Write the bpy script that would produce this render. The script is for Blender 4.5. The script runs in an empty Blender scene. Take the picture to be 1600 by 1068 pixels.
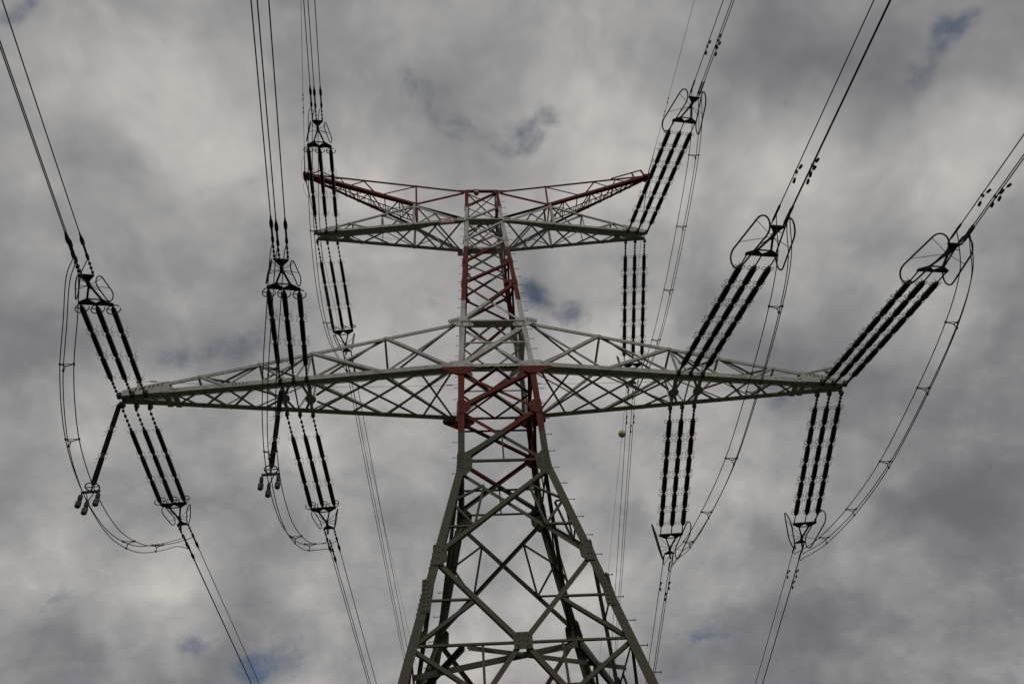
import bpy, math, random
from mathutils import Vector as V, Matrix
random.seed(4)
D = bpy.data
SC = bpy.context.scene
COL = SC.collection
R = math.radians

# ------------------------------------------------------------------ camera
cam_d = D.cameras.new('camera'); cam = D.objects.new('camera', cam_d); COL.objects.link(cam)
cam_d.sensor_width = 36.0; cam_d.lens = 1194.57 / 1600 * 36.0
cam_d.clip_start = 0.1; cam_d.clip_end = 20000
YAW, PITCH, ROLL = 0.122, 0.8662, -0.105
_cy, _sy = math.cos(YAW), math.sin(YAW)
_F = V((_sy * math.cos(PITCH), _cy * math.cos(PITCH), math.sin(PITCH)))
_R = V((_cy, -_sy, 0)); _U = _R.cross(_F)
_c, _s = math.cos(ROLL), math.sin(ROLL)
_R2 = _R * _c + _U * _s; _U2 = _U * _c - _R * _s
CAMPOS = V((-1.616, -19.891, 1.6))
_m = Matrix((_R2, _U2, -_F)).transposed().to_4x4(); _m.translation = CAMPOS
cam.matrix_world = _m
SC.camera = cam

# ------------------------------------------------------------------ render look
SC.view_settings.view_transform = 'Standard'
SC.view_settings.look = 'None'
SC.view_settings.exposure = 0.0
SC.view_settings.gamma = 1.0

# ------------------------------------------------------------------ sun
SUN_EL, SUN_AZ = R(42), R(168)           # azimuth clockwise from +Y: behind the camera, a little to the right
sd = V((math.sin(SUN_AZ) * math.cos(SUN_EL), math.cos(SUN_AZ) * math.cos(SUN_EL), math.sin(SUN_EL)))
sun_d = D.lights.new('sun', 'SUN'); sun = D.objects.new('sun', sun_d); COL.objects.link(sun)
sun_d.energy = 0.75; sun_d.angle = R(14); sun_d.color = (1.0, 0.96, 0.9)
sun.rotation_euler = sd.to_track_quat('Z', 'Y').to_euler()

# ------------------------------------------------------------------ world: Nishita sky behind broken stratocumulus
W = D.worlds.new('World'); SC.world = W; W.use_nodes = True
NT = W.node_tree; NT.nodes.clear()
def nd(t, **kw):
    n = NT.nodes.new(t)
    for k, v in kw.items(): setattr(n, k, v)
    return n
def lk(a, b): NT.links.new(a, b)
def mth(op, a, b=None, clamp=False):
    n = nd('ShaderNodeMath', operation=op, use_clamp=clamp)
    for i, x in enumerate((a, b)):
        if x is None: continue
        if isinstance(x, (int, float)): n.inputs[i].default_value = x
        else: lk(x, n.inputs[i])
    return n.outputs[0]
def smooth(x, a, b, lo=0.0, hi=1.0):
    n = nd('ShaderNodeMapRange', interpolation_type='SMOOTHSTEP')
    lk(x, n.inputs[0])
    for i, v in enumerate((a, b, lo, hi)): n.inputs[i + 1].default_value = v
    return n.outputs[0]
tc = nd('ShaderNodeTexCoord')
sep = nd('ShaderNodeSeparateXYZ'); lk(tc.outputs['Generated'], sep.inputs[0])
zz = mth('ADD', mth('MAXIMUM', sep.outputs[2], 0.0), 0.55)
px = mth('DIVIDE', sep.outputs[0], zz); py = mth('DIVIDE', sep.outputs[1], zz)
comb = nd('ShaderNodeCombineXYZ'); lk(px, comb.inputs[0]); lk(py, comb.inputs[1])
P0 = comb.outputs[0]                                     # position on the cloud layer
def noise(vec, scale, detail, rough, off=(0, 0, 0), dist=0.0):
    mp = nd('ShaderNodeMapping'); lk(vec, mp.inputs[0]); mp.inputs['Location'].default_value = off
    n = nd('ShaderNodeTexNoise', noise_dimensions='2D'); lk(mp.outputs[0], n.inputs['Vector'])
    n.inputs['Scale'].default_value = scale; n.inputs['Detail'].default_value = detail
    n.inputs['Roughness'].default_value = rough; n.inputs['Distortion'].default_value = dist
    return n.outputs[0]
def layer_pt(dirv):
    z = max(dirv.z, 0) + 0.55
    return V((dirv.x / z, dirv.y / z, 0))
def sky_pt(x, y):
    """cloud-layer point in the direction seen at photo pixel x, y (a direction in the sky, fixed to the world)"""
    d = (_F * 1194.57 + _R2 * (x - 800) - _U2 * (y - 534)).normalized()
    return layer_pt(d)
warp = nd('ShaderNodeTexNoise', noise_dimensions='2D'); lk(P0, warp.inputs['Vector']); warp.inputs['Scale'].default_value = 9.0
warp.inputs['Detail'].default_value = 3; warp.inputs['Roughness'].default_value = .5
wv = nd('ShaderNodeVectorMath', operation='SUBTRACT'); lk(warp.outputs['Color'], wv.inputs[0]); wv.inputs[1].default_value = (.5, .5, .5)
ws = nd('ShaderNodeVectorMath', operation='SCALE'); lk(wv.outputs[0], ws.inputs[0]); ws.inputs['Scale'].default_value = .045
wa = nd('ShaderNodeVectorMath', operation='ADD'); lk(P0, wa.inputs[0]); lk(ws.outputs[0], wa.inputs[1])
PW = wa.outputs[0]
def blobs(spec, vec):
    """sum of soft bumps (x, y in the photo, radius px, amount) standing in the cloud layer"""
    tot = None
    for x, y, r, a in spec:
        c = sky_pt(x, y); r = r * GROW; e = (sky_pt(x + r, y) - c).length * .5 + (sky_pt(x, y + r) - c).length * .5
        dn = nd('ShaderNodeVectorMath', operation='DISTANCE'); lk(vec, dn.inputs[0]); dn.inputs[1].default_value = c
        b = smooth(dn.outputs['Value'], 0.0, e * 1.5, a, 0.0)
        tot = b if tot is None else mth('ADD', tot, b)
    return tot
GROW = 1.08
GAPS = [(1503, 46, 44, 1.1), (1426, 100, 50, .5), (828, 194, 44, .66), (792, 243, 40, .6), (660, 140, 54, .5), (722, 205, 46, .52), (838, 450, 36, .9),
        (893, 488, 34, .9), (410, 1036, 48, 1.0), (318, 1005, 40, .5), (1102, 985, 32, .55), (345, 556, 50, .60), (268, 548, 38, .4), (1206, 622, 40, .55),
        (1075, 1000, 28, .45), (70, 940, 44, .35), (8, 15, 34, .55), (960, 1010, 44, .35), (1595, 1042, 50, .5), (1240, 690, 34, .4), (690, 480, 34, .3)]
gap_n = noise(PW, 20.0, 9, .62, (3.1, 1.7, 0))
gap = mth('ADD', blobs(GAPS, PW), mth('MULTIPLY', mth('SUBTRACT', gap_n, .5), 1.9))
gap = smooth(gap, .24, 1.15, 0.0, .84)
GROW_T = 1.0
TONE = [(110, 90, 170, .10), (250, 160, 150, .12), (330, 260, 140, .12), (60, 330, 120, .12), (560, 240, 90, .16), (620, 440, 170, .14), (880, 300, 170, .24), (700, 330, 150, .10), (1240, 235, 120, .10), (1120, 300, 130, .10),
        (1480, 250, 120, .16), (1230, 330, 140, .10), (1560, 470, 120, .06), (960, 560, 120, .10), (700, 650, 140, .12), (850, 930, 140, .14), (1390, 890, 70, .18), (1300, 800, 80, .08), (1120, 720, 120, .10),
        (150, 680, 110, .10), (120, 880, 120, .16), (470, 700, 130, .08), (300, 900, 110, .08), (560, 980, 110, .10), (1000, 60, 170, .06), (760, 40, 160, .06), (1090, 900, 90, .08),
        (1330, 120, 150, -.24), (1440, 150, 90, -.14), (640, 150, 120, -.10), (300, 400, 140, -.06), (1500, 660, 170, -.20), (1540, 900, 200, -.22), (1260, 640, 110, -.12), (1300, 1010, 160, -.12),
        (350, 560, 120, -.12), (200, 800, 90, -.10), (60, 560, 120, -.06), (420, 820, 130, -.06), (1180, 470, 130, -.04), (60, 1010, 100, -.12), (350, 1010, 120, -.12), (1180, 70, 120, -.06), (1560, 60, 110, -.12),
        (1440, 420, 120, -.05), (1200, 850, 110, -.10), (200, 40, 90, -.08), (700, 210, 110, -.08), (980, 1000, 110, -.06)]
GROW = GROW_T; tone = blobs(TONE, PW)
n1 = noise(PW, 3.9, 8, .52, (0.4, 5.2, 0))
n3 = noise(PW, 26.0, 8, .6, (1.4, 8.2, 0))
def puffs(scale, off):                                   # rounded cumulus heads
    mp = nd('ShaderNodeMapping'); lk(PW, mp.inputs[0]); mp.inputs['Location'].default_value = off
    v = nd('ShaderNodeTexVoronoi', feature='SMOOTH_F1', voronoi_dimensions='2D'); lk(mp.outputs[0], v.inputs['Vector'])
    v.inputs['Scale'].default_value = scale; v.inputs['Detail'].default_value = 3; v.inputs['Roughness'].default_value = .55
    v.inputs['Smoothness'].default_value = .55; v.normalize = True
    return v.outputs['Distance']
pf = puffs(8.5, (2.3, .9, 0))
br = mth('ADD', mth('MULTIPLY', mth('SUBTRACT', n1, .5), .85), mth('MULTIPLY', mth('SUBTRACT', .30, pf), .85))
br = mth('ADD', br, mth('MULTIPLY', mth('SUBTRACT', n3, .5), .20))
br = mth('ADD', mth('ADD', br, mth('MULTIPLY', tone, 1.15)), .47)
br = mth('ADD', mth('MULTIPLY', mth('SUBTRACT', br, .5), 1.02), .485)
ramp = nd('ShaderNodeValToRGB'); lk(br, ramp.inputs[0])
CR = ramp.color_ramp; CR.interpolation = 'B_SPLINE'
CR.elements[0].position = 0.0; CR.elements[0].color = (.122, .124, .136, 1)
CR.elements[1].position = 1.0; CR.elements[1].color = (.54, .522, .492, 1)
for p_, c_ in ((.25, (.186, .186, .193, 1)), (.45, (.262, .260, .262, 1)), (.65, (.365, .357, .346, 1)), (.82, (.47, .455, .43, 1))):
    e = CR.elements.new(p_); e.color = c_
cs = nd('ShaderNodeVectorMath', operation='SCALE'); lk(ramp.outputs[0], cs.inputs[0]); cs.inputs['Scale'].default_value = 11.0
# the cloud deck carries on overhead and behind the camera, thinner and brighter towards the sun
sdot = nd('ShaderNodeVectorMath', operation='DOT_PRODUCT'); lk(tc.outputs['Generated'], sdot.inputs[0]); sdot.inputs[1].default_value = sd
glow = smooth(sdot.outputs['Value'], .35, 1.0, 1.0, 1.35)
low = smooth(sep.outputs[2], .0, .40, .28, 1.0)          # added dimming of the unseen low sky, cuts side light on the steel
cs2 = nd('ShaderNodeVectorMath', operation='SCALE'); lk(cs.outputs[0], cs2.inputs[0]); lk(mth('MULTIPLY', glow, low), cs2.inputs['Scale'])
sky = nd('ShaderNodeTexSky', sky_type='NISHITA'); sky.sun_disc = False
sky.sun_elevation = SUN_EL; sky.sun_rotation = SUN_AZ; sky.altitude = 300; sky.air_density = 1.0; sky.dust_density = 1.0
skd = nd('ShaderNodeVectorMath', operation='SCALE'); lk(sky.outputs[0], skd.inputs[0]); skd.inputs['Scale'].default_value = .5   # thin veil left in the gaps
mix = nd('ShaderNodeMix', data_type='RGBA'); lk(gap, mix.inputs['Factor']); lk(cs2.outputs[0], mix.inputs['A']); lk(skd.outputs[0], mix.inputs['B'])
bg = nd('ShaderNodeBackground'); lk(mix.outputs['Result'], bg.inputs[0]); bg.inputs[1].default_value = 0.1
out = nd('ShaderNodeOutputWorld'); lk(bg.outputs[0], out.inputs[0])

# ------------------------------------------------------------------ materials
def mat(name, col, rough=.6, metal=0.0, var=.12, scale=9.0, spec=.4, bands=None, stain=None):
    m = D.materials.new(name); m.use_nodes = True; t = m.node_tree; b = t.nodes['Principled BSDF']
    b.inputs['Roughness'].default_value = rough; b.inputs['Metallic'].default_value = metal
    b.inputs['Specular IOR Level'].default_value = spec
    geo = t.nodes.new('ShaderNodeNewGeometry')
    if bands:                                              # paint bands round the tower, by height
        s = t.nodes.new('ShaderNodeSeparateXYZ'); t.links.new(geo.outputs['Position'], s.inputs[0])
        rn = t.nodes.new('ShaderNodeTexNoise'); rn.inputs['Scale'].default_value = 7; rn.inputs['Detail'].default_value = 5; t.links.new(geo.outputs['Position'], rn.inputs['Vector'])
        ra = t.nodes.new('ShaderNodeMath'); ra.operation = 'MULTIPLY_ADD'; t.links.new(rn.outputs[0], ra.inputs[0]); ra.inputs[1].default_value = .22; ra.inputs[2].default_value = -.11
        rz = t.nodes.new('ShaderNodeMath'); t.links.new(s.outputs[2], rz.inputs[0]); t.links.new(ra.outputs[0], rz.inputs[1])
        mr = t.nodes.new('ShaderNodeMath'); mr.operation = 'DIVIDE'; t.links.new(rz.outputs[0], mr.inputs[0]); mr.inputs[1].default_value = 40
        cr = t.nodes.new('ShaderNodeValToRGB'); cr.color_ramp.interpolation = 'CONSTANT'; t.links.new(mr.outputs[0], cr.inputs[0])
        els = cr.color_ramp.elements
        els[0].position = 0; els[0].color = (*bands[0][1], 1); els[1].position = bands[1][0] / 40; els[1].color = (*bands[1][1], 1)
        for z, c in bands[2:]: e = els.new(z / 40); e.color = (*c, 1)
        src = cr.outputs[0]
    else:
        rgb = t.nodes.new('ShaderNodeRGB'); rgb.outputs[0].default_value = (*col, 1); src = rgb.outputs[0]
    n = t.nodes.new('ShaderNodeTexNoise'); t.links.new(geo.outputs['Position'], n.inputs['Vector'])
    n.inputs['Scale'].default_value = scale; n.inputs['Detail'].default_value = 6; n.inputs['Roughness'].default_value = .65
    mr = t.nodes.new('ShaderNodeMapRange'); t.links.new(n.outputs[0], mr.inputs[0])
    mr.inputs[1].default_value = .3; mr.inputs[2].default_value = .7; mr.inputs[3].default_value = 1 - var; mr.inputs[4].default_value = 1 + var
    mul = t.nodes.new('ShaderNodeVectorMath'); mul.operation = 'SCALE'; t.links.new(src, mul.inputs[0]); t.links.new(mr.outputs[0], mul.inputs['Scale'])
    last = mul.outputs[0]
    if stain:                                              # dirt and rust bleeding through the paint in patches
        n2_ = t.nodes.new('ShaderNodeTexNoise'); mp_ = t.nodes.new('ShaderNodeMapping'); mp_.inputs['Scale'].default_value = (1.6, 1.6, .45); t.links.new(geo.outputs['Position'], mp_.inputs[0]); t.links.new(mp_.outputs[0], n2_.inputs['Vector'])
        n2_.inputs['Scale'].default_value = 2.6; n2_.inputs['Detail'].default_value = 8; n2_.inputs['Roughness'].default_value = .7
        mr2 = t.nodes.new('ShaderNodeMapRange'); t.links.new(n2_.outputs[0], mr2.inputs[0])
        mr2.inputs[1].default_value = .48; mr2.inputs[2].default_value = .72; mr2.inputs[3].default_value = 0; mr2.inputs[4].default_value = .7
        mx = t.nodes.new('ShaderNodeMix'); mx.data_type = 'RGBA'; t.links.new(mr2.outputs[0], mx.inputs['Factor']); t.links.new(last, mx.inputs['A']); mx.inputs['B'].default_value = (*stain, 1)
        last = mx.outputs['Result']
    t.links.new(last, b.inputs['Base Color'])
    return m
WHITE, RED, OLIVE = (.46, .46, .43), (.132, .024, .016), (.078, .080, .056)
M = {}
M['tower'] = mat('banded_tower_paint', None, .75, spec=.14, bands=[(0, OLIVE), (18.9, RED), (22.17, WHITE), (26.38, RED), (30.5, WHITE), (34.25, RED)], stain=(.085, .07, .05))
M['white'] = mat('weathered_white_paint', WHITE, .75, spec=.14, stain=(.22, .21, .175))
M['arm'] = mat('weathered_grey_arm_paint', (.37, .37, .335), .75, spec=.14, stain=(.19, .185, .15))
M['red'] = mat('weathered_red_paint', RED, .75, spec=.14, stain=(.09, .03, .025))
M['bolt'] = mat('dark_bolt_steel', (.07, .068, .06), .6, .3)
M['galv'] = mat('dull_galvanised_steel', (.085, .085, .08), .55, .5)
M['yoke'] = mat('dark_weathered_steel', (.035, .034, .03), .6, .4)
M['porc'] = mat('dark_brown_glazed_porcelain', (.012, .009, .008), .45, 0, spec=.3)
M['wire'] = mat('weathered_aluminium_conductor', (.052, .052, .05), .6, .4, .06)
M['weight'] = mat('cast_grey_weight', (.075, .075, .07), .6, .1)
M['ball'] = mat('faded_marker_ball_plastic', (.44, .39, .22), .5)
M['sign_red'] = mat('red_sign_enamel', (.16, .03, .028), .5)
M['sign_text'] = mat('pale_sign_lettering', (.52, .40, .38), .5, var=.04)
M['glass'] = mat('milky_lamp_glass', (.34, .35, .34), .2, 0, .04)
M['grass'] = mat('meadow_grass', (.045, .05, .026), .9, 0, .35, 1.3)

# ------------------------------------------------------------------ mesh building
class MB:
    def __init__(s): s.v = []; s.f = []; s.mi = []; s.sm = []
    def add(s, vs, fs, mi=0, sm=False):
        k = len(s.v); s.v += [V(x) for x in vs]
        for f in fs: s.f.append([i + k for i in f]); s.mi.append(mi); s.sm.append(sm)
    def prism(s, A, B, e1, e2, sec, mi=0):
        """sweep polygon sec [(a, b)] in axes e1, e2 from A to B"""
        n = len(sec); A = V(A); B = V(B)
        vs = [A + e1 * a + e2 * b for a, b in sec] + [B + e1 * a + e2 * b for a, b in sec]
        fs = [[i, (i + 1) % n, (i + 1) % n + n, i + n] for i in range(n)] + [list(range(n))[::-1], list(range(n, 2 * n))]
        s.add(vs, fs, mi)
    def angle(s, A, B, e1, e2, w, t=None, w2=None, mi=0):
        """rolled L profile: flanges along e1 and e2, heel on the line A-B"""
        t = t or w * .11; w2 = w2 or w
        d = (V(B) - V(A)).normalized()
        e1 = (e1 - d * e1.dot(d)).normalized(); e2 = (e2 - d * e2.dot(d)); e2 = (e2 - e1 * e2.dot(e1)).normalized()
        s.prism(A, B, e1, e2, [(0, 0), (w, 0), (w, t), (t, t), (t, w2), (0, w2)], mi)
    def box(s, c, ax, ay, az, mi=0):
        c = V(c); vs = [c + ax * i + ay * j + az * k for i in (-1, 1) for j in (-1, 1) for k in (-1, 1)]
        s.add(vs, [[0, 1, 3, 2], [4, 6, 7, 5], [0, 4, 5, 1], [2, 3, 7, 6], [0, 2, 6, 4], [1, 5, 7, 3]], mi)
    def bar(s, A, B, w, h=None, up=V((0, 0, 1)), mi=0):
        h = h or w; A = V(A); B = V(B); d = (B - A).normalized()
        if abs(d.dot(up)) > .98: up = V((0, 1, 0))
        e1 = d.cross(up).normalized(); e2 = e1.cross(d)
        s.prism(A, B, e1, e2, [(-w / 2, -h / 2), (w / 2, -h / 2), (w / 2, h / 2), (-w / 2, h / 2)], mi)
    def plate(s, pts, n, t, mi=0):
        k = len(pts); pts = [V(p) for p in pts]; vs = pts + [p + n * t for p in pts]
        s.add(vs, [list(range(k))[::-1], list(range(k, 2 * k))] + [[i, (i + 1) % k, (i + 1) % k + k, i + k] for i in range(k)], mi)
    def cyl(s, A, B, r, r2=None, n=8, mi=0, sm=True):
        s.tube([A, B], [r, r if r2 is None else r2], n, mi, sm)
    def tube(s, pts, r, n=6, mi=0, sm=True, closed=False):
        pts = [V(p) for p in pts]; m = len(pts); rr = r if isinstance(r, (list, tuple)) else [r] * m
        vs = []; prev = None
        for i, p in enumerate(pts):
            if closed: d = pts[(i + 1) % m] - pts[i - 1]
            else: d = pts[min(i + 1, m - 1)] - pts[max(i - 1, 0)]
            d.normalize()
            if prev is None:
                u = V((0, 0, 1)) if abs(d.z) < .9 else V((1, 0, 0)); e1 = d.cross(u).normalized()
            else:
                e1 = (prev - d * prev.dot(d)).normalized()
            prev = e1; e2 = d.cross(e1)
            vs += [p + (e1 * math.cos(2 * math.pi * k / n) + e2 * math.sin(2 * math.pi * k / n)) * rr[i] for k in range(n)]
        fs = []
        for i in range(m if closed else m - 1):
            for k in range(n):
                a = i * n + k; b = i * n + (k + 1) % n; i2 = (i + 1) % m
                fs.append([a, b, i2 * n + (k + 1) % n, i2 * n + k])
        s.add(vs, fs, mi, sm)
        if not closed: s.add(vs[:n], [list(range(n))[::-1]], mi); s.add(vs[-n:], [list(range(n))], mi)
    def lathe(s, A, d, prof, n=14, mi=0, sm=False):
        """profile [(along, radius)] round the axis through A along d"""
        d = V(d).normalized(); u = V((0, 0, 1)) if abs(d.z) < .9 else V((1, 0, 0)); e1 = d.cross(u).normalized(); e2 = d.cross(e1)
        vs = [V(A) + d * a + (e1 * math.cos(2 * math.pi * k / n) + e2 * math.sin(2 * math.pi * k / n)) * r for a, r in prof for k in range(n)]
        fs = [[i * n + k, i * n + (k + 1) % n, (i + 1) * n + (k + 1) % n, (i + 1) * n + k] for i in range(len(prof) - 1) for k in range(n)]
        s.add(vs, fs + [list(range(n))[::-1], list(range((len(prof) - 1) * n, len(prof) * n))], mi, sm)
    def bolts(s, pts, n, r=.02, h=.022, mi=1):
        for p in pts: s.lathe(p, n, [(-.004, r), (h, r), (h * 1.25, r * .6)], 6, mi)
    def mesh(s, name, mats, org=V((0, 0, 0))):
        me = D.meshes.new(name); me.from_pydata([tuple(x - org) for x in s.v], [], s.f)
        for m_ in mats: me.materials.append(m_)
        me.polygons.foreach_set('material_index', s.mi); me.polygons.foreach_set('use_smooth', s.sm)
        me.validate(); me.update()
        bm_fix(me)
        return me
import bmesh
def bm_fix(me):
    b = bmesh.new(); b.from_mesh(me); bmesh.ops.recalc_face_normals(b, faces=b.faces); b.to_mesh(me); b.free()
def obj(name, mb, m, parent=None, org=None):
    """link the collected shapes as one mesh object"""
    org = V(org) if org is not None else V((0, 0, 0))
    me = mb if isinstance(mb, bpy.types.Mesh) else mb.mesh(name, [M[x] for x in (m if isinstance(m, tuple) else (m,))], org)
    o = D.objects.new(name, me); COL.objects.link(o); o.location = org
    if parent: o.parent = parent
    return o
def tag(o, label, cat, group=None, kind=None):
    if label: o['label'] = label
    if cat: o['category'] = cat
    if group: o['group'] = group
    if kind: o['kind'] = kind
    return o
def empty(name, mtx=None):
    o = D.objects.new(name, None); COL.objects.link(o); o.empty_display_size = .3
    if mtx is not None: o.matrix_world = mtx
    return o
X, Y, Z = V((1, 0, 0)), V((0, 1, 0)), V((0, 0, 1))

# ------------------------------------------------------------------ ground
g = MB(); g.add([(-3000, -3000, 0), (3000, -3000, 0), (3000, 3000, 0), (-3000, 3000, 0)], [[0, 1, 2, 3]])
tag(obj('ground', g, 'grass'), 'green meadow under the pylon', 'ground', kind='structure')

# ================================================================== THE PYLON
ZT, ZUB, ZLT, ZLB, ZW, ZP, ZQ, ZS = 36.07, 33.09, 24.88, 22.19, 17.52, 13.71, 10.90, 5.60
HT, HUB, HLB, HW, SL = .822, .927, 1.394, 1.460, .191
ZN, XN, HN = 34.87, 3.304, .679
ZH, XH = 39.01, 9.159
XL, YL, XU, YU = 13.5, .171, 7.92, .197
def hz(z):
    if z >= ZUB: return HUB + (HT - HUB) * (z - ZUB) / (ZT - ZUB)
    if z >= ZLB: return HLB + (HUB - HLB) * (z - ZLB) / (ZUB - ZLB)
    if z >= ZW: return HW + (HLB - HW) * (z - ZW) / (ZLB - ZW)
    return HW + SL * (ZW - z)
HLT = hz(ZLT)
pylon = empty('electricity_pylon')
tag(pylon, 'tall steel lattice pylon banded red, white and olive with two pairs of crossarms', 'pylon')

FACES = [(X, -Y), (Y, X), (-X, Y), (-Y, -X)]               # front, right, rear, left: lateral axis, outward normal
def fp(k, u, z, off=0.0):
    a, n = FACES[k]
    return a * u + n * (hz(z) + off) + Z * z
def fnorm(k, z):
    a, n = FACES[k]; s = (hz(z + .05) - hz(z - .05)) / .1
    return (n - Z * s).normalized()
def face_member(name, k, ua, za, ub, zb, w, off, parent=pylon, m='tower', flip=False, w2=None, ext=0.0):
    A = fp(k, ua, za); B = fp(k, ub, zb)
    n = fnorm(k, (za + zb) / 2); d = (B - A).normalized()
    if ext: A = A - d * ext; B = B + d * ext
    e1 = d.cross(n).normalized()
    if e1.z < 0 or (abs(e1.z) < .01 and e1.x < 0): e1 = -e1
    if flip: e1 = -e1
    b = MB(); sh = -e1 * w / 2 + n * off
    b.angle(A + sh, B + sh, e1, -n, w, max(.012, w * .1), w2 or w * .8)
    return obj(name, b, m, parent)

# --- legs: heavy angles with the heel on the corner of the tower
legs = []
for sx, sy in ((-1, -1), (1, -1), (1, 1), (-1, 1)):
    zs = [0, ZQ, ZW, ZLB, ZUB, ZT]; b = MB()
    for z0, z1 in zip(zs, zs[1:]):
        w = .235 if z1 <= ZW else (.215 if z1 <= ZLB else (.195 if z1 <= ZUB else .16))
        b.angle((sx * hz(z0), sy * hz(z0), z0), (sx * hz(z1), sy * hz(z1), z1), V((-sx, 0, 0)), V((0, -sy, 0)), w, .026)
    # foundation stub
    b.box((sx * (hz(0) - .1), sy * (hz(0) - .1), .15), X * .45, Y * .45, Z * .2, 1)
    legs.append(obj('leg', b, ('tower', 'weight'), pylon))
LEG_OF = {(0, -1): 0, (0, 1): 1, (1, -1): 1, (1, 1): 2, (2, -1): 2, (2, 1): 3, (3, -1): 3, (3, 1): 0}

def gusset(k, u0, z0, poly, bl, parent, m='tower', off=.004, t=.016, name='gusset_plate', r=.021):
    """bolted plate lying on tower face k; poly and bolts in (du, dz)"""
    n = fnorm(k, z0); b = MB()
    base = fp(k, u0, z0); up = (fp(k, u0, z0 + .1) - fp(k, u0, z0 - .1)); a = FACES[k][0]; up = (up - a * up.dot(a)).normalized()
    b.plate([base + a * x + up * y + n * off for x, y in poly], n, t)
    b.bolts([base + a * x + up * y + n * (off + t) for x, y in bl], n, r)
    return obj(name, b, (m, 'bolt'), parent)
def rows(x0, x1, nx, y0, y1, ny): return [(x0 + (x1 - x0) * i / max(1, nx - 1), y0 + (y1 - y0) * j / max(1, ny - 1)) for i in range(nx) for j in range(ny)]

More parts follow.
